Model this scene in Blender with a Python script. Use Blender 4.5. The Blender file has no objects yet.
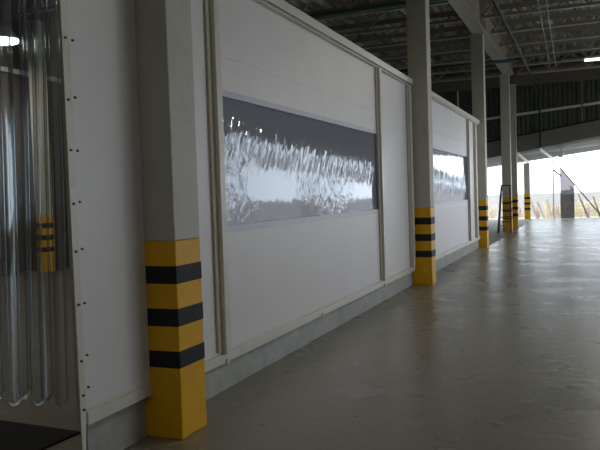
import bpy, bmesh, math, random
from mathutils import Vector, Matrix
random.seed(7)
S = bpy.context.scene
COL = S.collection
PI = math.pi

# ------------------------------------------------------------------ materials
def nodes(name):
    m = bpy.data.materials.new(name); m.use_nodes = True
    nt = m.node_tree; nt.nodes.clear()
    out = nt.nodes.new('ShaderNodeOutputMaterial')
    return m, nt, out

def N(nt, kind, **kw):
    n = nt.nodes.new(kind)
    for k, v in kw.items():
        if k.startswith('i_'):
            n.inputs[k[2:].replace('_', ' ')].default_value = v
        else:
            setattr(n, k, v)
    return n

def c4(c): return (c[0], c[1], c[2], 1)

def paint(name, col, rough=.5, metal=0., var=.12, scale=3., bump=.0, bscale=40., spec=.5, stretch=(1, 1, 1), dirt=None, dscale=1.2, coat=0):
    m, nt, out = nodes(name)
    p = N(nt, 'ShaderNodeBsdfPrincipled')
    p.inputs['Roughness'].default_value = rough
    p.inputs['Metallic'].default_value = metal
    p.inputs['Specular IOR Level'].default_value = spec
    p.inputs['Coat Weight'].default_value = coat
    tc = N(nt, 'ShaderNodeTexCoord')
    mp = N(nt, 'ShaderNodeMapping'); mp.inputs['Scale'].default_value = stretch
    nt.links.new(tc.outputs['Object'], mp.inputs['Vector'])
    nz = N(nt, 'ShaderNodeTexNoise'); nz.inputs['Scale'].default_value = scale; nz.inputs['Detail'].default_value = 6
    nt.links.new(mp.outputs[0], nz.inputs['Vector'])
    rp = N(nt, 'ShaderNodeValToRGB')
    rp.color_ramp.elements[0].position = .3; rp.color_ramp.elements[1].position = .7
    rp.color_ramp.elements[0].color = c4([x * (1 - var) for x in col])
    rp.color_ramp.elements[1].color = c4([min(1, x * (1 + var)) for x in col])
    nt.links.new(nz.outputs['Fac'], rp.inputs['Fac'])
    last = rp.outputs['Color']
    if dirt:
        n2 = N(nt, 'ShaderNodeTexNoise'); n2.inputs['Scale'].default_value = dscale; n2.inputs['Detail'].default_value = 10; n2.inputs['Roughness'].default_value = .7
        nt.links.new(tc.outputs['Object'], n2.inputs['Vector'])
        r2 = N(nt, 'ShaderNodeValToRGB'); r2.color_ramp.elements[0].position = .5; r2.color_ramp.elements[1].position = .72
        nt.links.new(n2.outputs['Fac'], r2.inputs['Fac'])
        mx = N(nt, 'ShaderNodeMixRGB'); mx.inputs['Color2'].default_value = c4(dirt)
        nt.links.new(r2.outputs['Color'], mx.inputs['Fac']); nt.links.new(last, mx.inputs['Color1'])
        last = mx.outputs['Color']
    nt.links.new(last, p.inputs['Base Color'])
    if bump:
        nb = N(nt, 'ShaderNodeTexNoise'); nb.inputs['Scale'].default_value = bscale; nb.inputs['Detail'].default_value = 4
        nt.links.new(mp.outputs[0], nb.inputs['Vector'])
        b = N(nt, 'ShaderNodeBump'); b.inputs['Strength'].default_value = bump; b.inputs['Distance'].default_value = .01
        nt.links.new(nb.outputs['Fac'], b.inputs['Height']); nt.links.new(b.outputs['Normal'], p.inputs['Normal'])
    nt.links.new(p.outputs[0], out.inputs[0])
    return m

def emis(name, col, s):
    m, nt, out = nodes(name)
    e = N(nt, 'ShaderNodeEmission'); e.inputs[0].default_value = c4(col); e.inputs[1].default_value = s
    nt.links.new(e.outputs[0], out.inputs[0]); return m

M = {}
M['cream'] = paint('cream_paint', (.50, .49, .43), .55, var=.04, scale=2, bump=.05, dirt=(.42, .40, .33), dscale=1.4)
M['beam'] = paint('beam_paint', (.50, .50, .46), .5, var=.05)
M['yellow'] = paint('yellow_paint', (.77, .41, .008), .45, var=.05, scale=4, bump=.06, spec=.3, dirt=(.56, .31, .012), dscale=2.5)
M['black'] = paint('black_band_paint', (.016, .020, .021), .6, var=.2, scale=6, spec=.25)
M['panel'] = paint('white_vinyl_fabric', (.76, .735, .765), .42, var=.02, scale=1.5, bump=.10, bscale=9, dirt=(.73, .70, .72), dscale=.8)
M['rail'] = paint('white_rail_paint', (.68, .665, .61), .35, var=.04, scale=3, dirt=(.56, .54, .47), dscale=3)
M['rail_beige'] = paint('beige_seal_strip', (.48, .45, .38), .5, var=.05)  # plain beige, darker than the white rail
M['border'] = paint('lilac_welded_border', (.52, .52, .64), .35, var=.05, scale=8)
M['concrete'] = paint('plinth_concrete', (.40, .41, .40), .75, var=.14, scale=5, bump=.3, bscale=18, dirt=(.30, .31, .30), dscale=2)
M['joist'] = paint('joist_primer', (.33, .287, .238), .5, var=.12, scale=2)
M['lip'] = paint('joist_lip', (.62, .60, .55), .45, var=.1)  # on the joist lips this paler tone puts caught light into the colour
M['fascia'] = paint('brown_grey_fascia', (.165, .15, .125), .7, var=.1, scale=1, spec=.15)
M['greensheet'] = paint('dark_green_sheet', (.085, .098, .085), .6, var=.15, scale=2, spec=.2)
M['girder'] = paint('dark_girder', (.18, .172, .152), .6, var=.08, scale=1, spec=.2)
M['galv'] = paint('galvanised_deck', (.42, .46, .47), .35, metal=.4, var=.75, scale=2.2, stretch=(6, .35, 1))  # stretched streaks put the deck's bright reflections into the colour
M['canopy'] = paint('pale_canopy_sheet', (.27, .30, .31), .5, var=.06)
M['white_steel'] = paint('white_steel', (.78, .80, .78), .4, var=.03)
M['green'] = paint('green_pipe_paint', (.020, .11, .040), .35, var=.1)
M['dkgreen'] = paint('dark_green_pipe_paint', (.010, .030, .022), .35, var=.1)
M['conduit'] = paint('conduit_metal', (.30, .32, .31), .4, metal=.5)
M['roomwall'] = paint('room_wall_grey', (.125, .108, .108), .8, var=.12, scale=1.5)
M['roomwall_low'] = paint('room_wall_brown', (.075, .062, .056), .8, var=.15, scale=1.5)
M['wall'] = paint('hall_wall', (.42, .42, .40), .8, var=.05)
M['mat'] = paint('black_rubber', (.006, .006, .007), .8, var=.2, scale=30, bump=.4, bscale=90, spec=.15)
M['bolt'] = paint('bolt_steel', (.10, .10, .10), .4, metal=.7)
M['housing'] = paint('lamp_housing', (.5, .5, .5), .4)
M['tube'] = emis('fluorescent_tube_light', (.9, 1, .88), 3.2)
M['bay'] = emis('high_bay_light', (.9, 1, .9), 9)
M['ladder'] = paint('maroon_ladder', (.12, .040, .042), .5, var=.2)
M['ladder_alu'] = paint('ladder_tread_metal', (.30, .28, .29), .4, metal=.4)
M['timber'] = paint('weathered_timber', (.22, .19, .16), .8, var=.3, scale=6, stretch=(1, 1, .2))
M['weed'] = paint('dry_weed', (.50, .43, .24), .8, var=.4, scale=9)
M['weed_pink'] = paint('pink_weed', (.42, .28, .22), .8, var=.3, scale=9)
M['dirt'] = paint('pale_dirt', (.33, .32, .30), .9, var=.2, scale=1.2, bump=.5, bscale=6)
M['sheet_top'] = paint('lilac_sheet', (.36, .35, .41), .6, var=.05)  # lit upper half of the sheet, its brightness put into the colour
M['sheet_low'] = paint('dark_sheet', (.19, .175, .175), .7, var=.2, scale=3)  # same sheet, dim lower half, its shade put into the colour
M['pole_pale'] = paint('pale_pole_paint', (.60, .74, .76), .4)
M['far_pole'] = paint('washed_out_pole', (.70, .66, .72), .8)  # pale tone puts the washed-out glare of the sky into the colour
M['roofgrey'] = paint('roof_top', (.5, .5, .5), .8)

def block_mat():
    m, nt, out = nodes('pale_block_wall')
    p = N(nt, 'ShaderNodeBsdfPrincipled'); p.inputs['Roughness'].default_value = .9
    tc = N(nt, 'ShaderNodeTexCoord'); mp = N(nt, 'ShaderNodeMapping'); mp.inputs['Rotation'].default_value = (PI / 2, 0, 0)
    nt.links.new(tc.outputs['Object'], mp.inputs['Vector'])
    br = N(nt, 'ShaderNodeTexBrick'); br.inputs['Scale'].default_value = 2.4
    br.inputs['Color1'].default_value = (.33, .32, .33, 1); br.inputs['Color2'].default_value = (.29, .28, .29, 1); br.inputs['Mortar'].default_value = (.37, .36, .36, 1)
    nt.links.new(mp.outputs[0], br.inputs['Vector']); nt.links.new(br.outputs['Color'], p.inputs['Base Color'])
    nt.links.new(p.outputs[0], out.inputs[0]); return m
M['block'] = block_mat()

def math_node(nt, op, a, b=None, c=None):
    n = N(nt, 'ShaderNodeMath', operation=op)
    for i, v in enumerate((a, b, c)):
        if v is None: continue
        if isinstance(v, (int, float)): n.inputs[i].default_value = v
        else: nt.links.new(v, n.inputs[i])
    return n.outputs[0]

def vinyl_window():
    """clear rippled vinyl sheet: mirror-like sheen over a see-through film"""
    m, nt, out = nodes('clear_rippled_vinyl')
    tc = N(nt, 'ShaderNodeTexCoord'); sp = N(nt, 'ShaderNodeSeparateXYZ')
    nt.links.new(tc.outputs['Object'], sp.inputs[0])
    Y, Z = sp.outputs[1], sp.outputs[2]
    # slanting streaks
    u = math_node(nt, 'ADD', Y, math_node(nt, 'MULTIPLY', Z, -.55))
    cb = N(nt, 'ShaderNodeCombineXYZ')
    nt.links.new(math_node(nt, 'MULTIPLY', u, 12.0), cb.inputs[0]); nt.links.new(math_node(nt, 'MULTIPLY', Z, 2.4), cb.inputs[1])
    n1 = N(nt, 'ShaderNodeTexNoise'); n1.inputs['Scale'].default_value = 1.0; n1.inputs['Detail'].default_value = 2.5; n1.inputs['Distortion'].default_value = .6
    nt.links.new(cb.outputs[0], n1.inputs['Vector'])
    # mask: band around z 1.98
    d = math_node(nt, 'DIVIDE', math_node(nt, 'SUBTRACT', Z, math_node(nt, 'ADD', 2.20, math_node(nt, 'MULTIPLY', Y, -.035))), .17)
    band = math_node(nt, 'EXPONENT', math_node(nt, 'MULTIPLY', math_node(nt, 'MULTIPLY', d, d), -1))
    h1 = math_node(nt, 'MULTIPLY', n1.outputs['Fac'], math_node(nt, 'MULTIPLY', band, .044))
    # crumpled patches lower down, around y 5.3 and y 7.9
    n2 = N(nt, 'ShaderNodeTexNoise'); n2.inputs['Scale'].default_value = 10; n2.inputs['Detail'].default_value = 3; n2.inputs['Distortion'].default_value = 1.2
    cb2 = N(nt, 'ShaderNodeCombineXYZ')
    nt.links.new(Y, cb2.inputs[0]); nt.links.new(math_node(nt, 'MULTIPLY', Z, .55), cb2.inputs[1])
    nt.links.new(cb2.outputs[0], n2.inputs['Vector'])
    def bell(c, w):
        e = math_node(nt, 'DIVIDE', math_node(nt, 'SUBTRACT', Y, c), w)
        return math_node(nt, 'EXPONENT', math_node(nt, 'MULTIPLY', math_node(nt, 'MULTIPLY', e, e), -1))
    low = math_node(nt, 'ADD', bell(5.15, .28), math_node(nt, 'MULTIPLY', bell(7.55, .65), .8))
    zlow = math_node(nt, 'LESS_THAN', Z, 1.95)
    h2 = math_node(nt, 'MULTIPLY', n2.outputs['Fac'], math_node(nt, 'MULTIPLY', math_node(nt, 'MULTIPLY', low, zlow), .010))
    n3 = N(nt, 'ShaderNodeTexNoise'); n3.inputs['Scale'].default_value = 5; n3.inputs['Detail'].default_value = 1
    nt.links.new(tc.outputs['Object'], n3.inputs['Vector'])
    h3 = math_node(nt, 'MULTIPLY', n3.outputs['Fac'], .0016)
    h = math_node(nt, 'ADD', math_node(nt, 'ADD', h1, h2), h3)
    b = N(nt, 'ShaderNodeBump'); b.inputs['Strength'].default_value = 1; b.inputs['Distance'].default_value = 1
    nt.links.new(h, b.inputs['Height'])
    g = N(nt, 'ShaderNodeBsdfGlossy'); g.inputs['Roughness'].default_value = .05; g.inputs['Color'].default_value = (.93, .95, 1, 1)
    nt.links.new(b.outputs['Normal'], g.inputs['Normal'])
    t = N(nt, 'ShaderNodeBsdfTransparent'); t.inputs['Color'].default_value = (.75, .77, .82, 1)
    df = N(nt, 'ShaderNodeBsdfDiffuse'); df.inputs['Color'].default_value = (.52, .56, .68, 1)
    m0 = N(nt, 'ShaderNodeMixShader'); m0.inputs[0].default_value = .50
    nt.links.new(t.outputs[0], m0.inputs[1]); nt.links.new(df.outputs[0], m0.inputs[2])
    fr = N(nt, 'ShaderNodeFresnel'); fr.inputs['IOR'].default_value = 1.5
    f2 = math_node(nt, 'MINIMUM', math_node(nt, 'ADD', math_node(nt, 'MULTIPLY', fr.outputs[0], 1.15), .03), 1)
    mx = N(nt, 'ShaderNodeMixShader'); nt.links.new(f2, mx.inputs[0])
    nt.links.new(m0.outputs[0], mx.inputs[1]); nt.links.new(g.outputs[0], mx.inputs[2])
    nt.links.new(mx.outputs[0], out.inputs[0])
    return m
M['vinyl'] = vinyl_window()

def strip_mat(name, k, dif):
    m, nt, out = nodes(name)
    g = N(nt, 'ShaderNodeBsdfGlossy'); g.inputs['Roughness'].default_value = .06; g.inputs['Color'].default_value = (.85, .95, 1, 1)
    t = N(nt, 'ShaderNodeBsdfTransparent'); t.inputs['Color'].default_value = (.86, .87, .86, 1)
    df = N(nt, 'ShaderNodeBsdfDiffuse'); df.inputs['Color'].default_value = (.45, .48, .47, 1)
    m0 = N(nt, 'ShaderNodeMixShader'); m0.inputs[0].default_value = dif
    nt.links.new(t.outputs[0], m0.inputs[1]); nt.links.new(df.outputs[0], m0.inputs[2])
    fr = N(nt, 'ShaderNodeFresnel'); fr.inputs['IOR'].default_value = 1.5
    f2 = math_node(nt, 'MINIMUM', math_node(nt, 'MULTIPLY', fr.outputs[0], k), .9)
    mx = N(nt, 'ShaderNodeMixShader'); nt.links.new(f2, mx.inputs[0])
    nt.links.new(m0.outputs[0], mx.inputs[1]); nt.links.new(g.outputs[0], mx.inputs[2])
    nt.links.new(mx.outputs[0], out.inputs[0]); return m
M['strip'] = strip_mat('clear_pvc_strip', .14, .015)
M['welt'] = strip_mat('clear_pvc_welt', 3.4, .08)

def floor_mat(name, base, dark, rmin, rmax, bumpd, stains=()):
    m, nt, out = nodes(name)
    p = N(nt, 'ShaderNodeBsdfPrincipled')
    tc = N(nt, 'ShaderNodeTexCoord')
    n1 = N(nt, 'ShaderNodeTexNoise'); n1.inputs['Scale'].default_value = 1.6; n1.inputs['Detail'].default_value = 8; n1.inputs['Roughness'].default_value = .65
    nt.links.new(tc.outputs['Object'], n1.inputs['Vector'])
    rp = N(nt, 'ShaderNodeValToRGB'); rp.color_ramp.elements[0].position = .2; rp.color_ramp.elements[1].position = .8
    rp.color_ramp.elements[0].color = c4(dark); rp.color_ramp.elements[1].color = c4(base)
    nt.links.new(n1.outputs['Fac'], rp.inputs['Fac'])
    last = rp.outputs['Color']
    if stains:
        sp = N(nt, 'ShaderNodeSeparateXYZ'); nt.links.new(tc.outputs['Object'], sp.inputs[0])
        nw = N(nt, 'ShaderNodeTexNoise'); nw.inputs['Scale'].default_value = 7; nw.inputs['Detail'].default_value = 4
        nt.links.new(tc.outputs['Object'], nw.inputs['Vector'])
        tot = None
        for (sx, sy, rx, ry) in stains:
            a = math_node(nt, 'DIVIDE', math_node(nt, 'SUBTRACT', sp.outputs[0], sx), rx)
            b = math_node(nt, 'DIVIDE', math_node(nt, 'SUBTRACT', sp.outputs[1], sy), ry)
            q = math_node(nt, 'ADD', math_node(nt, 'MULTIPLY', a, a), math_node(nt, 'MULTIPLY', b, b))
            q = math_node(nt, 'ADD', q, math_node(nt, 'MULTIPLY', nw.outputs['Fac'], 1.6))
            s_ = math_node(nt, 'LESS_THAN', q, 1.1)
            tot = s_ if tot is None else math_node(nt, 'MAXIMUM', tot, s_)
        mx = N(nt, 'ShaderNodeMixRGB'); mx.inputs['Color2'].default_value = (.05, .05, .045, 1)
        nt.links.new(math_node(nt, 'MULTIPLY', tot, .8), mx.inputs['Fac']); nt.links.new(last, mx.inputs['Color1']); last = mx.outputs['Color']
    nt.links.new(last, p.inputs['Base Color'])
    n2 = N(nt, 'ShaderNodeTexNoise'); n2.inputs['Scale'].default_value = 1.6; n2.inputs['Detail'].default_value = 6
    nt.links.new(tc.outputs['Object'], n2.inputs['Vector'])
    mr = N(nt, 'ShaderNodeMapRange'); mr.inputs['From Min'].default_value = .15; mr.inputs['From Max'].default_value = .85
    mr.inputs['To Min'].default_value = rmin; mr.inputs['To Max'].default_value = rmax
    nt.links.new(n2.outputs['Fac'], mr.inputs['Value']); nt.links.new(mr.outputs[0], p.inputs['Roughness'])
    n3 = N(nt, 'ShaderNodeTexNoise'); n3.inputs['Scale'].default_value = 8.5; n3.inputs['Detail'].default_value = 3.0; n3.inputs['Roughness'].default_value = .55
    nt.links.new(tc.outputs['Object'], n3.inputs['Vector'])
    b = N(nt, 'ShaderNodeBump'); b.inputs['Strength'].default_value = 1; b.inputs['Distance'].default_value = bumpd
    nt.links.new(n3.outputs['Fac'], b.inputs['Height']); nt.links.new(b.outputs['Normal'], p.inputs['Normal'])
    nt.links.new(p.outputs[0], out.inputs[0]); return m
M['epoxy'] = floor_mat('grey_epoxy_floor', (.255, .240, .195), (.235, .220, .176), .22, .36, .0040,
    stains=((-2.25, 13.6, .14, .35), (-1.3, 9.3, .18, .16), (-1.55, 22.3, .35, .75), (-1.55, 6.1, .04, .04), (-.55, 11.5, .1, .1)))
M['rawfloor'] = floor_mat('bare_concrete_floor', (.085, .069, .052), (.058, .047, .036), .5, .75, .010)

M['sidefloor'] = floor_mat('matt_concrete_floor', (.26, .24, .205), (.20, .185, .155), .5, .7, .008)

# ------------------------------------------------------------------ mesh helpers
def box(bm, x0, x1, y0, y1, z0, z1, rot=None):
    vs = [bm.verts.new((x, y, z)) for x in (x0, x1) for y in (y0, y1) for z in (z0, z1)]
    for f in ((0, 1, 3, 2), (4, 6, 7, 5), (0, 4, 5, 1), (2, 3, 7, 6), (0, 2, 6, 4), (1, 5, 7, 3)):
        bm.faces.new([vs[i] for i in f])
    return vs

def prism(bm, pts, axis, a, b):
    """extrude a closed 2-D outline; axis 'y': pts are (x,z); axis 'x': pts are (y,z); axis 'z': (x,y)"""
    def P(p, t):
        return {'y': (p[0], t, p[1]), 'x': (t, p[0], p[1]), 'z': (p[0], p[1], t)}[axis]
    A = [bm.verts.new(P(p, a)) for p in pts]; B = [bm.verts.new(P(p, b)) for p in pts]
    n = len(pts)
    bm.faces.new(A); bm.faces.new(B[::-1])
    for i in range(n):
        bm.faces.new((A[i], B[i], B[(i + 1) % n], A[(i + 1) % n]))

def bar(bm, p, q, w, h=None, up=(0, 0, 1)):
    h = h or w
    p, q = Vector(p), Vector(q); d = (q - p).normalized(); u = Vector(up)
    if abs(d.dot(u)) > .98: u = Vector((1, 0, 0))
    s = d.cross(u).normalized(); u = s.cross(d).normalized()
    vs = []
    for t in (p, q):
        for a, b in ((-1, -1), (1, -1), (1, 1), (-1, 1)):
            vs.append(bm.verts.new(t + s * a * w / 2 + u * b * h / 2))
    for f in ((0, 3, 2, 1), (4, 5, 6, 7), (0, 1, 5, 4), (1, 2, 6, 5), (2, 3, 7, 6), (3, 0, 4, 7)):
        bm.faces.new([vs[i] for i in f])

def tube(bm, pts, r, n=10):
    pts = [Vector(p) for p in pts]; rings = []
    for i, p in enumerate(pts):
        d = (pts[min(i + 1, len(pts) - 1)] - pts[max(i - 1, 0)]).normalized()
        u = Vector((0, 0, 1)) if abs(d.z) < .9 else Vector((1, 0, 0))
        s = d.cross(u).normalized(); u = s.cross(d)
        rr = r[i] if isinstance(r, (list, tuple)) else r
        rings.append([bm.verts.new(p + s * math.cos(2 * PI * k / n) * rr + u * math.sin(2 * PI * k / n) * rr) for k in range(n)])
    for a, b in zip(rings, rings[1:]):
        for k in range(n): bm.faces.new((a[k], a[(k + 1) % n], b[(k + 1) % n], b[k]))
    bm.faces.new(rings[0][::-1]); bm.faces.new(rings[-1])

def obj(name, bm, mat, parent=None, bevel=0, smooth=False, kind=None):
    bmesh.ops.recalc_face_normals(bm, faces=bm.faces)
    me = bpy.data.meshes.new(name); bm.to_mesh(me); bm.free()
    me.materials.append(mat)
    if smooth:
        for f in me.polygons: f.use_smooth = True
    o = bpy.data.objects.new(name, me); COL.objects.link(o)
    if parent: o.parent = parent
    if bevel:
        b = o.modifiers.new('bevel', 'BEVEL'); b.width = bevel; b.segments = 2; b.limit_method = 'ANGLE'
    if kind: o['kind'] = kind
    return o

def tag(o, label, cat, group=None):
    o['label'] = label; o['category'] = cat
    if group: o['group'] = group
    return o

def thing(name, label, cat, loc=(0, 0, 0), rotz=0, group=None):
    o = bpy.data.objects.new(name, None); COL.objects.link(o)
    o.location = loc; o.rotation_euler = (0, 0, rotz); o.empty_display_size = .1
    return tag(o, label, cat, group)

def dup(root, loc, label=None, rotz=None, group=None, scale=None):
    r = root.copy(); COL.objects.link(r); r.location = loc
    if rotz is not None: r.rotation_euler = (0, 0, rotz)
    if label: r['label'] = label
    if group: r['group'] = group
    if scale: r.scale = scale
    for ch in list(root.children):
        c = ch.copy(); COL.objects.link(c); c.parent = r
        for g in list(ch.children):
            d = g.copy(); COL.objects.link(d); d.parent = c
    return r

B = bmesh.new
def boxes(*bs):
    bm = B()
    for b in bs: box(bm, *b)
    return bm
def struct(name, bm, mat, parent=None, **k):
    return obj(name, bm, mat, parent, kind=None if parent else 'structure', **k)

ROOM_E, HALL_E = 44, 68
# ------------------------------------------------------------------ dimensions
WX = -2.64            # face of the vinyl partition
YE = 29.0             # end wall of the hall
XR, XL, YB = 13.0, -11.7, -9.0

# ------------------------------------------------------------------ floors and ground
struct('floor', boxes((WX - .03, XR, YB, 18.9, -.2, 0), (-2.47, XR, 18.9, 37.2, -.2, 0)), M['epoxy'])
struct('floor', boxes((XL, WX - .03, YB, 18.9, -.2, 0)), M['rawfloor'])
struct('floor', boxes((XL, -2.47, 18.9, 37.2, -.2, 0)), M['sidefloor'])
bm = B()
random.seed(3)
gx, gy = 40, 22
V = [[bm.verts.new((-30 + 60 * i / gx, 37.2 + 90 * (j / gy) ** 2, -.14 + (random.uniform(-.05, .05) if j else 0))) for j in range(gy + 1)] for i in range(gx + 1)]
for i in range(gx):
    for j in range(gy): bm.faces.new((V[i][j], V[i + 1][j], V[i + 1][j + 1], V[i][j + 1]))
o = struct('ground', bm, M['dirt'])
struct('ground', boxes((-60, -30, -40, 127, -.4, -.14), (30, 60, -40, 127, -.4, -.14), (XR + .3, 30, -40, 37.2, -.4, -.14), (-30, XL - .3, -40, 37.2, -.4, -.14)), M['dirt'])

# ------------------------------------------------------------------ roof deck: ribs run along the hall
bm = B()
pitch, z0, h = .30, 6.44, .075
prof = []
x = XL - .3
while x < XR + .3:
    prof += [(x, z0 + h), (x + .11, z0 + h), (x + .15, z0), (x + .26, z0)]
    x += pitch
A = [bm.verts.new((p[0], YB - .3, p[1])) for p in prof]; C = [bm.verts.new((p[0], YE + .35, p[1])) for p in prof]
A2 = [bm.verts.new((p[0], YB - .3, z0 + .14)) for p in (prof[0], prof[-1])]; C2 = [bm.verts.new((p[0], YE + .35, z0 + .14)) for p in (prof[0], prof[-1])]
for i in range(len(prof) - 1): bm.faces.new((A[i], A[i + 1], C[i + 1], C[i]))
bm.faces.new((A2[0], A2[1], C2[1], C2[0]))
struct('ceiling', bm, M['galv'])

# ------------------------------------------------------------------ striped pillars
def pillar(label, top, size=.31, group='striped square pillars'):
    t = thing('striped_pillar', label, 'pillar', group=group)
    s = size
    obj('shaft', boxes((-s, 0, 0, s, 1.25, top)), M['cream'], t, bevel=.008)
    obj('painted_base', boxes((-s, 0, 0, s, 0, 1.25)), M['yellow'], t, bevel=.008)
    for a, b in ((.98, 1.095), (.712, .827), (.45, .56)):
        obj('painted_band', boxes((-s - .0025, .0025, -.0025, s + .0025, a, b)), M['black'], t, bevel=.006)
    obj('cap_plate', boxes((-s - .02, .02, -.02, s + .02, top, top + .018)), M['beam'], t)
    return t
P0 = pillar('nearest cream pillar with yellow base and three black bands, in the left foreground', 5.53)
P0.location = (-2.37, 3.76, 0)
plist = [(-2.34, 11.32, 'second cream and yellow striped pillar, standing midway along the white partition'),
         (-2.44, 18.86, 'striped pillar standing at the far end of the white partition'),
         (-2.50, 25.95, 'striped pillar right behind the maroon stepladder'),
         (-2.53, 28.62, 'striped pillar carrying the end girder, just beyond the stepladder pillar')]
PIL = [P0] + [dup(P0, (x, y, 0), lab) for x, y, lab in plist]
for y, lab in ((28.62, 'unseen striped pillar of the added right-hand row, standing under the end girder'), (25.95, 'unseen striped pillar of the added right-hand row, just inside the end wall'),
               (18.86, 'unseen striped pillar in the middle of the added right-hand row'), (11.32, 'unseen striped pillar nearest the camera in the added right-hand row')):  # unseen row, added for its reflections in the vinyl windows
    PIL.append(dup(P0, (5.16, y, 0), lab))
# short pillar carrying the outside canopy
pc = pillar('slim striped pillar outside, carrying the low canopy edge', 2.76, .28)
pc.location = (-2.66, 37.0 - .1, 0)
# pillar inside the room behind the strip curtain
pr_ = pillar('striped pillar seen through the clear strip curtain', 5.53, .27)
pr_.location = (-11.13, 12.4, 0)

# ------------------------------------------------------------------ main beam over the pillars (I section) and joists
def ibeam(y0, y1, xc, label, group=None):
    t = thing('roof_beam', label, 'beam', (xc, y0, 5.55), 0, group)
    L = y1 - y0
    obj('bottom_flange', boxes((-.165, .165, 0, L, 0, .03)), M['beam'], t)
    obj('web', boxes((-.012, .012, 0, L, .03, .82)), M['joist'], t)  # joist brown here puts the shadow of the beam recess into the colour
    obj('top_flange', boxes((-.165, .165, 0, L, .82, .85)), M['joist'], t)  # brown as well, carrying the same recess shadow
    for py in (3.9, 11.45, 19.0, 26.1):
        if y0 < py < y1:
            for s in (-1, 1):
                obj('stiffener', boxes((min(s * .012, s * .16), max(s * .012, s * .16), py - y0 - .01, py - y0 + .01, .03, .82)), M['beam'], t)
    return t
ibeam(-8.8, 26.35, -2.535, 'long grey steel beam resting on the row of striped pillars')

def joist(x0, x1, label):
    t = thing('roof_joist', label, 'joist', (0, 0, 5.70), 0, None)
    zt = .60
    bm = B(); box(bm, x0, x1, -.006, .006, .0, .07); obj('bottom_chord', bm, M['joist'], t)
    bm = B(); box(bm, x0, x1, -.03, .05, -.012, 0); obj('chord_lip', bm, M['lip'], t)
    bm = B(); box(bm, x0, x1, -.006, .006, zt, zt + .13); box(bm, x0, x1, -.03, .05, zt + .13, zt + .142); obj('top_chord', bm, M['joist'], t)
    n = max(2, round((x1 - x0) / .62)); dx = (x1 - x0) / n
    me = {}
    for k in range(n):
        a, b = (.06, zt + .06) if k % 2 == 0 else (zt + .06, .06)
        if k % 2 not in me:
            bm = B(); bar(bm, (0, .015, a), (dx, .015, b), .045, .045, (0, 1, 0))
            o = obj('diagonal', bm, M['joist'], t); me[k % 2] = o
        else:
            o = me[k % 2].copy(); COL.objects.link(o); o.parent = t
        o.location = (x0 + k * dx, 0, 0)
    return t
ORD = ['first', 'second', 'third', 'fourth', 'fifth', 'sixth', 'seventh', 'eighth', 'ninth', 'tenth', 'eleventh', 'twelfth', 'thirteenth']
JR = JL = None
ys = [27.35 - 1.875 * k for k in range(10)]
gl, gr = 'roof joists left of the pillar row', 'roof joists right of the pillar row'
for k, y in enumerate(ys):
    where = ' nearest the end wall' if k == 0 else ', %s one from the end wall' % ORD[k]
    lr = 'brown lattice roof joist on the right bay' + where
    ll = 'brown lattice roof joist above the partitioned room' + where
    if JR is None:
        JR = joist(-2.34, XR - .1, lr); JR['group'] = gr; JR.location = (0, y, 5.70)
        JL = joist(XL + .1, -2.73, ll); JL['group'] = gl; JL.location = (0, y, 5.70)
    else:
        dup(JR, (0, y, 5.70), lr)
        dup(JL, (0, y, 5.70), ll)

# ------------------------------------------------------------------ end wall: fascia, corrugated sheet, girts, sloping girder
def zb(x): return 2.94 + .15 * (x + 2.54)      # underside of the girder
def zt_(x): return zb(x) + .60
XE0, XE1 = -8.0, XR
struct('wall_back', boxes((XL, XR, YE - .05, YE + .05, 5.56, 6.14), (XL, XR, YE + .06, YE + .10, 5.9, 6.53)), M['fascia'])
struct('trim_1', boxes((XL, XR, YE - .13, YE - .055, 5.50, 5.60), (XL, XR, YE - .13, YE - .055, 6.06, 6.14)), M['fascia'])
bm = B()
pt = .17; x = XL
while x < XR - .01:
    e = min(x + pt, XR); w = (e - x)
    if zt_(e) < 5.5:
        c = [(x, 0), (x + w * .45, 0), (x + w * .55, .045), (x + w * .92, .045), (e, 0)]
        lo = [max(1.2, zt_(q[0])) - .1 for q in c]
        vb = [bm.verts.new((q[0], YE + q[1], l)) for q, l in zip(c, lo)]; vt = [bm.verts.new((q[0], YE + q[1], 5.56)) for q in c]
        for i in range(4): bm.faces.new((vb[i], vb[i + 1], vt[i + 1], vt[i]))
    x = e
struct('wall_back', bm, M['greensheet'])
bm = B(); prism(bm, [(-10.9, zb(-10.9)), (XR, zb(XR)), (XR, zt_(XR)), (-10.9, zt_(-10.9))], 'y', YE - .06, YE + .22)
tag(obj('end_girder', bm, M['girder']), 'dark sloping girder spanning the open far end of the hall', 'girder')
bm = B(); prism(bm, [(-10.9, zt_(-10.9) + .002), (XR, zt_(XR) + .002), (XR, zt_(XR) + .05), (-10.9, zt_(-10.9) + .05)], 'y', YE - .14, YE - .01)
struct('trim_2', bm, M['black'])
bm = B(); x = -11.6
while x < XR - .2:
    box(bm, x, x + .13, YE - .03, YE + .05, 6.14, 6.38); x += .34
struct('trim_2', bm, M['fascia'])
# girt and studs
bm = B(); prism(bm, [(XL, 4.35 + .077 * (XL + 2.5)), (8, 4.35 + .077 * 10.5), (8, 4.44 + .077 * 10.5), (XL, 4.44 + .077 * (XL + 2.5))], 'y', YE - .14, YE - .02)
tag(obj('wall_girt', bm, M['lip']), 'light horizontal rail across the dark corrugated end wall', 'rail')
for k, (x, lab) in enumerate(((-.15, 'thin stud on the corrugated end wall below the roof light'), (-4.75, 'thin stud on the end wall seen above the partition'))):
    bm = B(); box(bm, -.03, .03, -.10, -.06, zt_(x) + .06 , 5.48)
    o = obj('wall_stud', bm, M['girder' if k == 0 else 'lip']); o.location = (x, YE - .12 + .04, 0)
    tag(o, lab, 'stud', 'studs on the end wall')
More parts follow.
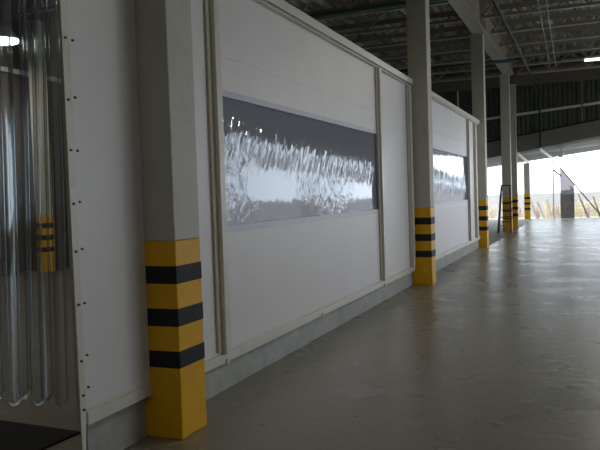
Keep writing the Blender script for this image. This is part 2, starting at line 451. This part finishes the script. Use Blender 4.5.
# solid part of the end wall on the far left
struct('wall_back', boxes((XL, -7.2, YE - .05, YE + .1, -.001, 2.3)), M['roomwall'])

# ------------------------------------------------------------------ canopy outside
def zc(x, y=29.24): return zb(x) - .02 - (.024 + .0042 * (x - .6)) * (y - 29.24)
bm = B(); x = -7.0
prof = []
while x < 12.5:
    prof += [(x, 0), (x + .12, 0), (x + .16, .05), (x + .26, .05)]; x += .3
# corrugation runs along x: build profile over y
ysec = []; y = YE + .24
while y < 37.4:
    ysec += [(y, 0), (y + .36, 0), (y + .42, .09), (y + .62, .09)]; y += .68
for a, b in zip(ysec, ysec[1:]):
    v = [bm.verts.new((xx, q[0], zc(xx, q[0]) + q[1] + .05)) for q, xx in ((a, -7), (b, -7), (b, 12.5), (a, 12.5))]
    bm.faces.new(v)
v = [bm.verts.new((xx, yy, zc(xx, yy) + .16)) for xx, yy in ((-7, YE + .24), (-7, 37.5), (12.5, 37.5), (12.5, YE + .24))]; bm.faces.new(v)
can = obj('canopy_roof', bm, M['canopy']); tag(can, 'low corrugated canopy outside the far end of the hall', 'canopy')
def rafter(x, x1, label, w=.07):
    bm = B(); bar(bm, (x, YE + .3, zc(x) - .01), (x1, 37.25, zc(x1, 37.25) - .01), w, .10)
    return tag(obj('canopy_rafter', bm, M['white_steel']), label, 'rafter', 'white canopy rafters')
rafter(-2.55, -2.72, 'white rafter running from the end girder to the canopy pillar')
rafter(-1.72, -1.56, 'white rafter running from the end girder to the thin pale pole')
rafter(.6, .6, 'white canopy rafter at the right edge of the photo')
bm = B(); tube(bm, [(0, 0, 0), (0, 0, zc(-1.57, 37.15) - .06)], .035, 12)
o = obj('canopy_pole', bm, M['pole_pale']); o.location = (-1.57, 37.15, 0); tag(o, 'thin pale pole holding up the canopy edge', 'pole')
t = thing('canopy_lamp', 'small white floodlight hanging under the canopy', 'lamp', (-1.02, 31.5, 0))
zz = zc(-1.02, 31.5)
obj('bracket', boxes((-.02, .02, -.02, .02, zz - .12, zz + .1)), M['white_steel'], t)
bm = B(); prism(bm, [(-.13, zz - .12), (.13, zz - .12), (.08, zz - .34), (-.08, zz - .34)], 'y', -.08, .08); obj('lamp_head', bm, M['white_steel'], t, bevel=.01)

# ------------------------------------------------------------------ white vinyl partition
T = .05
FZ0, CZ0, CZ1 = .235, 3.20, 3.31
WZ0, WZ1 = 1.255, 2.335
win = [(4.86, 9.36), (12.66, 17.12)]
def panel(y0, y1, x=WX, hole=None, t=T, z0=FZ0):
    bm = B()
    if hole:
        a, b = hole
        box(bm, x - T, x, y0, a, FZ0, CZ1 - .02); box(bm, x - T, x, b, y1, FZ0, CZ1 - .02)
        box(bm, x - T, x, a, b, FZ0, WZ0); box(bm, x - T, x, a, b, WZ1, CZ1 - .02)
    else:
        box(bm, x - t, x, y0, y1, z0, CZ1 - .02)
    return struct('wall_left', bm, M['panel'])
panel(3.131, 3.755, WX + .05, t=.03, z0=.28)
panel(4.075, 11.30, hole=win[0])
panel(11.64, 18.85, hole=win[1])
# horizontal welded seam high on the sheets
for a, b in ((4.87, 9.38), (12.62, 17.14)):
    struct('trim_3', boxes((WX - .001, WX + .0035, a, b, 2.615, 2.63)), M['panel'])
# window panes with welded borders
for i, (a, b) in enumerate(win):
    w = struct('window_%d' % (i + 1), boxes((WX - .028, WX - .022, a - .001, b + .001, WZ0, WZ1)), M['vinyl'])
    bd = .055
    bm = boxes((WX - .02, WX + .006, a, b, WZ0 - .02, WZ0 + bd - .02), (WX - .02, WX + .006, a, b, WZ1 - bd + .025, WZ1 + .02),
               (WX - .02, WX + .005, a - .01, a + .02, WZ0 - .02, WZ1 + .02), (WX - .02, WX + .005, b - .02, b + .01, WZ0 - .02, WZ1 + .02))
    obj('window_frame', bm, M['border'], w)
# top capping, bottom rail
k = 4
for y0, y1, x, fz in ((3.131, 3.755, WX + .05, .275), (4.075, 11.30, WX, FZ0), (11.64, 18.85, WX, FZ0)):
    struct('trim_%d' % k, boxes((x - T - .02, x + .075, y0, y1, CZ1 - .012, CZ1), (x + .062, x + .075, y0, y1, CZ0 + .02, CZ1 - .012), (x + .001, x + .045, y0, y1, CZ0, CZ0 + .045)), M['rail'], bevel=.003); k += 1
    struct('trim_%d' % k, boxes((x + .001, x + (.028 if fz == FZ0 else .016), y0, y1, fz, fz + .072), (x + .001, x + .008, y0, y1, fz + .072, fz + .09)), M['rail'], bevel=.003); k += 1
# vertical posts
def post(y, w=.085, d=.055, strip=-1):
    global k
    struct('trim_%d' % k, boxes((WX + .001, WX + d, y, y + w, FZ0 + .07, CZ0 + .01)), M['rail'], bevel=.004); k += 1
    if strip:
        a, b = (y - .06, y) if strip < 0 else (y + w, y + w + .05)
        struct('trim_%d' % k, boxes((WX + .001, WX + .02, a, b, FZ0 + .09, CZ0)), M['rail_beige']); k += 1
post(4.775); post(9.38, .10); post(11.12, .12); post(12.52, .10); post(17.16, .10); post(18.20, .12)
struct('trim_%d' % k, boxes((WX + .001, WX + .04, 4.09, 4.17, FZ0 + .07, CZ0)), M['rail'], bevel=.004); k += 1
# couplings on the bottom rail
for y in (4.82, 6.95, 9.43, 13.9, 15.6):
    struct('trim_%d' % k, boxes((WX + .028, WX + .044, y - .02, y + .02, FZ0 - .012, FZ0 + .03)), M['rail'], bevel=.003); k += 1
# plinth
struct('baseboard_left', boxes((WX - .02, WX + .01, 3.185, 3.755, 0, .275), (WX - .14, WX - .02, 4.075, 11.30, 0, FZ0), (WX - .14, WX - .02, 11.64, 18.85, 0, FZ0)), M['concrete'], bevel=.006)
# room end partition, behind the last pillar
struct('wall_far', boxes((XL + .1, WX - T - .03, 18.70, 18.76, 0, 3.29)), M['panel'])

# ------------------------------------------------------------------ door opening with strip curtain
struct('trim_%d' % k, boxes((WX + .032, WX + .056, 3.075, 3.13, .30, 3.3)), M['rail_beige'], bevel=.003); k += 1
bm = B()
prism(bm, [(3.062, 3.0), (3.124, 3.0), (3.124, .42), (3.108, .14), (3.088, .003), (3.082, .003), (3.076, .30)], 'x', WX + .057, WX + .061)
jf = tag(obj('jamb_flap', bm, M['rail']), 'narrow beige flap fixed down the edge of the curtain doorway', 'flap')
for side, y in ((0, 3.088), (1, 3.158)):
    for z in ((2.66, 2.39, 2.06, 1.79, 1.50, 1.24, .95, .64, .45, .37) if side == 0 else (2.66, 2.39, 2.08, 1.79, 1.51, 1.25, .95, .66, .48)):
        xx = WX + (.061 if side == 0 else .050)
        bm = B(); bmesh.ops.create_cone(bm, cap_ends=True, segments=10, radius1=.008, radius2=.006, depth=.010, matrix=Matrix.Translation((xx + .005, y + (.012 * (2.4 - z) / 2 if side == 0 else 0), z)) @ Matrix.Rotation(PI / 2, 4, 'Y'))
        b_ = obj('bolt', bm, M['bolt'])
        if side == 0: b_.parent = jf
        else: tag(b_, 'small dark bolt fixing the white sheet beside the curtain doorway', 'bolt', 'bolts beside the curtain doorway')
struct('door_1', boxes((WX - .10, WX - .02, .9, 3.14, 2.98, 3.06)), M['rail'])
struct('wall_left', boxes((WX - .05, WX - .01, YB, 3.12, 3.06, 3.30), (WX - .05, WX - .01, YB, .9, 0, 3.06)), M['panel'])

def strip_parts(w, top, bot, seed):
    """flexible sheet with a rounded lower end, and the round welt that follows its edge"""
    bm = B(); r = w / 2; zs = [top + (bot + r - top) * j / 30 for j in range(31)] + [bot + r * (1 - math.sin(PI / 2 * j / 10)) for j in range(1, 11)]
    rows = []; left = []; right = []
    for z in zs:
        dz = z - bot; half = r if dz > r else math.sqrt(max(0, r * r - (r - dz) ** 2)) + .003
        wob = .004 * math.sin(z * 1.7 + seed); lean = -.045 * (1.78 - z) / 1.4
        rows.append([bm.verts.new((wob + .006 * (1 - (2 * i / 6 - 1) ** 2), half * (2 * i / 6 - 1) + lean, z)) for i in range(7)])
        left.append((wob, -half + lean, z)); right.append((wob, half + lean, z))
    for a, b in zip(rows, rows[1:]):
        for i in range(6): bm.faces.new((a[i], a[i + 1], b[i + 1], b[i]))
    wm = B(); tube(wm, left + right[::-1], .0085, 8)
    return bm, wm
YS = [3.105, 3.018, 2.931, 2.844, 2.757, 2.670, 2.583, 2.496]
SL = ['clear curtain strip hanging right beside the door jamb', 'clear curtain strip, second from the door jamb', 'clear curtain strip, third from the door jamb', 'clear curtain strip, fourth from the door jamb', 'clear curtain strip, fifth from the door jamb',
      'clear curtain strip at the left edge of the photo, sixth from the door jamb', 'clear curtain strip, seventh from the door jamb', 'clear curtain strip, eighth from the door jamb']
for i, y in enumerate(YS):
    sb, wb = strip_parts(.080, 2.97, .40 + .03 * (i % 2) + .025 * i, i * 1.7)
    o = thing('curtain_strip', SL[i], 'curtain strip', (WX - .05 - (.022 if i % 2 else 0), y, 0))
    obj('sheet', sb, M['strip'], o, smooth=True); obj('edge_welt', wb, M['welt'], o, smooth=True)
    tag(o, SL[i], 'curtain strip', 'clear strips of the doorway curtain')

# ------------------------------------------------------------------ inside the room behind the curtain
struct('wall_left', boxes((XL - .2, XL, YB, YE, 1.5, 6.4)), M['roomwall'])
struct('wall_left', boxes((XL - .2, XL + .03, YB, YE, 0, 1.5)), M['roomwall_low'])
tag(obj('wall_rail', boxes((XL + .001, XL + .09, 2, 18.6, 4.40, 4.50)), M['lip']), 'horizontal rail on the dark wall behind the strip curtain', 'rail')
o = obj('door_mat', boxes((-.85, .85, -.65, .65, 0, .014)), M['mat'], bevel=.004); o.location = (-3.98, 3.08, -.001); o.rotation_euler = (0, 0, math.radians(-3))
tag(o, 'black rubber mat on the floor inside the curtain doorway', 'mat')
t = thing('high_bay_lamp', 'bright round high bay lamp seen through the strip curtain', 'lamp', (-10.5, 10.8, 4.72))
bm = B(); bmesh.ops.create_cone(bm, cap_ends=True, segments=28, radius1=.30, radius2=.10, depth=.26, matrix=Matrix.Translation((0, 0, .15))); obj('lamp_shade', bm, M['housing'], t)
bm = B(); bmesh.ops.create_uvsphere(bm, u_segments=24, v_segments=12, radius=.28, matrix=Matrix.Diagonal((1, 1, .25, 1))); obj('lens', bm, M['bay'], t, smooth=True)
bm = B(); tube(bm, [(0, 0, .28), (0, 0, 1.6)], .012, 8); obj('cord', bm, M['bolt'], t)
def lamp_light(x, y, z, e, col=(1, .93, .80)):
    L = bpy.data.lights.new('high_bay_light', 'AREA'); L.shape = 'DISK'; L.size = .5; L.energy = e; L.color = col
    o = bpy.data.objects.new('high_bay_light', L); COL.objects.link(o); o.location = (x, y, z - .09)
lamp_light(-10.5, 10.8, 4.72, ROOM_E)
for x, y, lab in ((-6.2, 4.2, 'added fill lamp over the near part of the curtained room'), (-6.2, 13.5, 'added fill lamp over the far part of the curtained room')):  # unseen lamps, added to brighten the curtained room
    dup(t, (x, y, 4.72), lab); lamp_light(x, y, 4.72, ROOM_E)
for x, y, lab in ((1.1, 18.6, 'high bay lamp just beyond the right edge of the photo'), (6.2, 21.4, 'high bay lamp mirrored in the top corner of the near vinyl window'),
                  (1.6, 7.5, 'added fill lamp above the middle of the hall'), (1.6, -2.0, 'added fill lamp above and behind the camera'), (8.0, 8.0, 'added fill lamp over the right half of the hall')):  # the three on this line are unseen, added to light the near hall
    dup(t, (x, y, 4.95), lab); lamp_light(x, y, 4.95, HALL_E * (.6 if y < 8 and x < 3 else 1))

# ------------------------------------------------------------------ pipes, conduits, light fixture
def bend(pts, r=.12, n=6):
    out = [Vector(pts[0])]
    for a, b, c in zip(pts, pts[1:], pts[2:]):
        a, b, c = Vector(a), Vector(b), Vector(c); p = b + (a - b).normalized() * r; q = b + (c - b).normalized() * r
        for i in range(n + 1):
            s = i / n; out.append(p * (1 - s) ** 2 + b * 2 * s * (1 - s) + q * s * s)
    out.append(Vector(pts[-1])); return out
PXm, PZm = -1.66, 5.22
t = thing('green_main_pipe', 'dark green pipe running along the roof and down the end wall', 'pipe', (PXm, YE - .2, 3.06))
bm = B(); tube(bm, bend([(0, -27, PZm - 3.06), (0, 0, PZm - 3.06), (0, 0, .0)], .22), .035, 10); obj('pipe_run', bm, M['dkgreen'], t, smooth=True)
for y in (-7.3, -14.9, -22): 
    bm = B(); tube(bm, [(0, y - .05, PZm - 3.06), (0, y + .05, PZm - 3.06)], .05, 12); obj('coupling', bm, M['dkgreen'], t)
bm = B(); tube(bm, [(XL + .3, 0, 0), (PXm - .04, 0, 0)], .045, 10)
o = obj('cross_pipe', bm, M['green'], smooth=True); o.location = (0, 13.9, 5.22); tag(o, 'bright green pipe crossing the roof above the near white panels', 'pipe', 'pipes crossing the roof')
bm = B(); tube(bm, [(XL + .3, 0, 0), (PXm - .04, 0, 0)], .05, 10)
o = obj('cross_pipe', bm, M['dkgreen'], smooth=True); o.location = (0, 21.5, 5.22); tag(o, 'nearly black pipe crossing the roof beyond the partition', 'pipe', 'pipes crossing the roof')
for x, lab in ((-.86, 'left one of two thin conduits under the roof joists'), (-.70, 'right one of two thin conduits under the roof joists')):
    bm = B(); tube(bm, [(x + .04, 12, 5.30), (x - .17, 23.6, 5.30)], .013, 8); tube(bm, [(x - .17, 23.6, 5.30), (x - .17, 23.6, 5.69)], .008, 6); tube(bm, [(x - .07, 17.975, 5.30), (x - .07, 17.975, 5.69)], .008, 6)
    tag(obj('conduit', bm, M['conduit'], smooth=True), lab, 'conduit', 'thin conduits under the roof')
t = thing('ceiling_light', 'lit fluorescent batten light under the roof near the end wall', 'light', (-.06, 24.2, 5.44))
obj('housing', boxes((0, 2.44, -.10, .10, .06, .13)), M['housing'], t, bevel=.01)
for y in (-.05, .05):
    bm = B(); tube(bm, [(.03, y, .025), (2.41, y, .025)], .03, 10); obj('fluorescent_tube', bm, M['tube'], t)
for x in (.3, 2.1):
    bm = B(); tube(bm, [(x, 0, .13), (x, 0, .97)], .006, 6); obj('hanger', bm, M['conduit'], t)

# ------------------------------------------------------------------ stepladder
t = thing('stepladder', 'maroon stepladder standing open against the fourth striped pillar', 'ladder', (-2.66, 25.40, 0), math.radians(4))
H = 1.62
for s in (-1, 1):
    bm = B(); bar(bm, (s * .22 - .03, -.22, 0), (s * .15 + .03, .03, H), .05, .08, (0, 1, 0)); obj('front_rail', bm, M['ladder'], t)
    bm = B(); bar(bm, (s * .20 - .03, .36, 0), (s * .13 + .03, .10, H - .03), .03, .05, (0, 1, 0)); obj('rear_leg', bm, M['ladder'], t)
    bm = B(); bar(bm, (s * .185, -.12, .72), (s * .175, .25, .74), .015, .025); obj('spreader', bm, M['ladder_alu'], t)
for i in range(5):
    f = (i + 1) / 6; z = f * H; yy = -.22 + .25 * f; hw = .21 - .07 * f
    bm = B(); box(bm, -hw - .03 + .06 * f, hw - .03 + .06 * f, yy - .05, yy + .05, z - .015, z + .015); obj('step', bm, M['ladder_alu'], t)
obj('top_cap', boxes((-.15, .21, -.06, .16, H, H + .04)), M['ladder'], t, bevel=.006)
bm = B(); box(bm, -.13, .13, .09, .11, .35, .39); obj('rear_brace', bm, M['ladder'], t).location = (0, .16, 0)

# ------------------------------------------------------------------ remaining hall shell
bm = boxes((XR, XR + .25, YB, YE, 0, 1.0), (XR, XR + .25, YB, YE, 4.6, 6.42), (XR, XR + .25, YB, 10.5, 1.0, 4.6))  # openings left in this unseen wall are added to let daylight in
for y in (11.3, 18.9, 26.4): box(bm, XR, XR + .25, y, y + .35, 1.0, 4.6)
box(bm, XR, XR + .25, 28.4, YE, 1.0, 4.6)
struct('wall_right', bm, M['wall'])
struct('wall_front', boxes((XL, XR, YB - .2, YB, 0, 6.42)), M['wall'])

# ------------------------------------------------------------------ outside: block wall, sheet, timber, weeds
struct('wall_yard', boxes((-22, 24, 42.0, 42.2, -.2, 1.22)), M['block'])
t = thing('leaning_sheet', 'tall grey sheet standing outside with slanted top edge', 'sheet', (-1.29, 38.1, -.14))
def sheet(z0, z1): pass
bm = B(); prism(bm, [(0, 1.30), (.66, 1.30), (.66, 1.78), (0, 2.66)], 'y', 0, .05); obj('upper_sheet', bm, M['sheet_top'], t)
bm = B(); prism(bm, [(0, 0), (.66, 0), (.66, 1.30), (0, 1.30)], 'y', 0, .05); obj('lower_sheet', bm, M['sheet_low'], t)['label'] = 'darker lower half of the sheet'
bm = B(); bar(bm, (-.98, 37.7, 2.55 ), (.62, 37.7, -.05), .05, .06)
bm.free()
bm = B(); bar(bm, (-1.26, 37.75, 2.50), (.62, 37.75, .02), .05, .06)
tag(obj('brace_pole', bm, M['timber']), 'long dark pole sloping down to the right in front of the grey sheet', 'pole')
bm = B(); bar(bm, (-1.60, 37.62, 2.42), (-1.22, 37.70, 2.08), .05, .07)
tag(obj('brace_pole', bm, M['timber']), 'short bar between the thin pale pole and the grey sheet', 'pole')
tim = [((-3.62, 39, -.14), (-3.86, 39.2, .95), 'timber post leaning by the block wall left of the ladder'),
       ((-2.45, 39, -.14), (-2.82, 39.3, .95), 'timber post leaning just left of the canopy pillar'),
       ((-2.05, 38.6, -.14), (-2.45, 39.0, .80), 'grey plank leaning just right of the canopy pillar'),
       ((-1.72, 38.8, -.14), (-2.0, 39.4, .9), 'grey plank leaning left of the thin pale pole'),
       ((.05, 38.2, -.14), (-.45, 38.6, 1.15), 'short plank leaning right of the grey sheet'),
       ((.60, 38.2, -.14), (.25, 38.5, 1.0), 'plank leaning across the foot of the long sloping pole')]
for a, b, lab in tim:
    bm = B(); bar(bm, a, b, .10, .04); tag(obj('timber_plank', bm, M['timber']), lab, 'plank', 'scrap timber leaning outside')
def weed(x, y, h, n, mat, label, seed):
    rnd = random.Random(seed); bm = B()
    for i in range(n):
        a = rnd.uniform(0, 2 * PI); l = h * rnd.uniform(.5, 1); lean = rnd.uniform(.05, .35) * h
        bx, by = rnd.uniform(-.12, .12), rnd.uniform(-.12, .12)
        p = Vector((bx, by, 0)); q = Vector((bx + math.cos(a) * lean, by + math.sin(a) * lean, l))
        bar(bm, p, q, .008)
        for j in range(5):
            s = rnd.uniform(.3, 1); c = p.lerp(q, s); e = rnd.uniform(0, 2 * PI); r = rnd.uniform(.04, .09)
            d = Vector((math.cos(e), math.sin(e), rnd.uniform(.1, .7))) * r; sd = Vector((-math.sin(e), math.cos(e), .2)) * r * .4
            v = [bm.verts.new(c), bm.verts.new(c + d * .5 + sd), bm.verts.new(c + d), bm.verts.new(c + d * .5 - sd)]
            bm.faces.new(v)
    o = obj('weed_clump', bm, mat); o.location = (x, y, -.14)
    return tag(o, label, 'weeds', 'dry weeds along the block wall')
wl = [(-4.6, .7, 'weed'), (-3.95, .6, 'weed'), (-3.25, .7, 'weed_pink'), (-2.35, .65, 'weed_pink'), (-1.95, .85, 'weed'), (-1.72, .6, 'weed'), (-1.42, .8, 'weed_pink'), (-1.30, .6, 'weed'),
      (-.50, 1.0, 'weed'), (-.30, .85, 'weed'), (0.0, .7, 'weed_pink'), (.25, .9, 'weed'), (.55, .7, 'weed')]
wlab = ['left of the gap by the partition', 'just left of the ladder', 'behind the ladder pillar', 'left of the canopy pillar', 'right of the canopy pillar', 'left of the thin pale pole', 'at the foot of the thin pale pole', 'against the left edge of the grey sheet',
        'against the right edge of the grey sheet', 'right of the grey sheet, beside the tall clump', 'under the middle of the long sloping pole', 'near the lower end of the sloping pole', 'at the right edge of the photo']
for i, ((x, h, mt), wd) in enumerate(zip(wl, wlab)):
    weed(x * 1.07, 40.0 + (i % 3) * .65, h * 1.15, 22, M[mt], ('dry yellow weeds ' if mt == 'weed' else 'reddish weeds ') + wd, i)
t = thing('utility_pole', 'faint distant utility pole in the white sky', 'pole', (1.35, 85, -.14))
bm = B(); tube(bm, [(0, 0, 0), (0, 0, 5.6)], [.12, .08], 10); obj('mast', bm, M['far_pole'], t)
bm = B(); bar(bm, (-.9, 0, 4.7), (.9, 0, 4.75), .12); obj('crossarm', bm, M['far_pole'], t)

# ------------------------------------------------------------------ world, sun, camera
w = bpy.data.worlds.new('sky'); S.world = w; w.use_nodes = True
nt = w.node_tree; bg = nt.nodes['Background']
bg.inputs[0].default_value = (.80, .90, 1.0, 1); bg.inputs[1].default_value = 3.2
L = bpy.data.lights.new('sun', 'SUN'); L.energy = 8; L.angle = .01; L.color = (1, .97, .90)
sun = bpy.data.objects.new('sun', L); COL.objects.link(sun)
sun.rotation_euler = Vector((-.4, -.3, .85)).to_track_quat('Z', 'Y').to_euler()

f, yaw, pit, rol = 708.838, -.386677554, -.0403827405, -.033065807
cy, sy, cp, sp = math.cos(yaw), math.sin(yaw), math.cos(pit), math.sin(pit)
F = Vector((sy * cp, cy * cp, sp)); Rt = Vector((cy, -sy, 0)); U = Rt.cross(F)
r = Rt * math.cos(rol) + U * math.sin(rol); u = -Rt * math.sin(rol) + U * math.cos(rol)
cam = bpy.data.cameras.new('camera'); cam.sensor_width = 36; cam.lens = f / 600 * 36; cam.clip_end = 500; cam.clip_start = .05
co = bpy.data.objects.new('camera', cam); COL.objects.link(co)
mm = Matrix.Identity(4)
for i in range(3): mm[i][0], mm[i][1], mm[i][2] = r[i], u[i], -F[i]
mm[0][3], mm[1][3], mm[2][3] = 0, 0, 1.5
co.matrix_world = mm
S.camera = co
S.view_settings.view_transform = 'Standard'; S.view_settings.look = 'None'
S.view_settings.gamma = 1; S.view_settings.use_curve_mapping = False
S.view_settings.exposure = 0.14
S.cycles.use_denoising = True
S.cycles.max_bounces = 10; S.cycles.diffuse_bounces = 6; S.cycles.transparent_max_bounces = 24; S.cycles.sample_clamp_indirect = 8
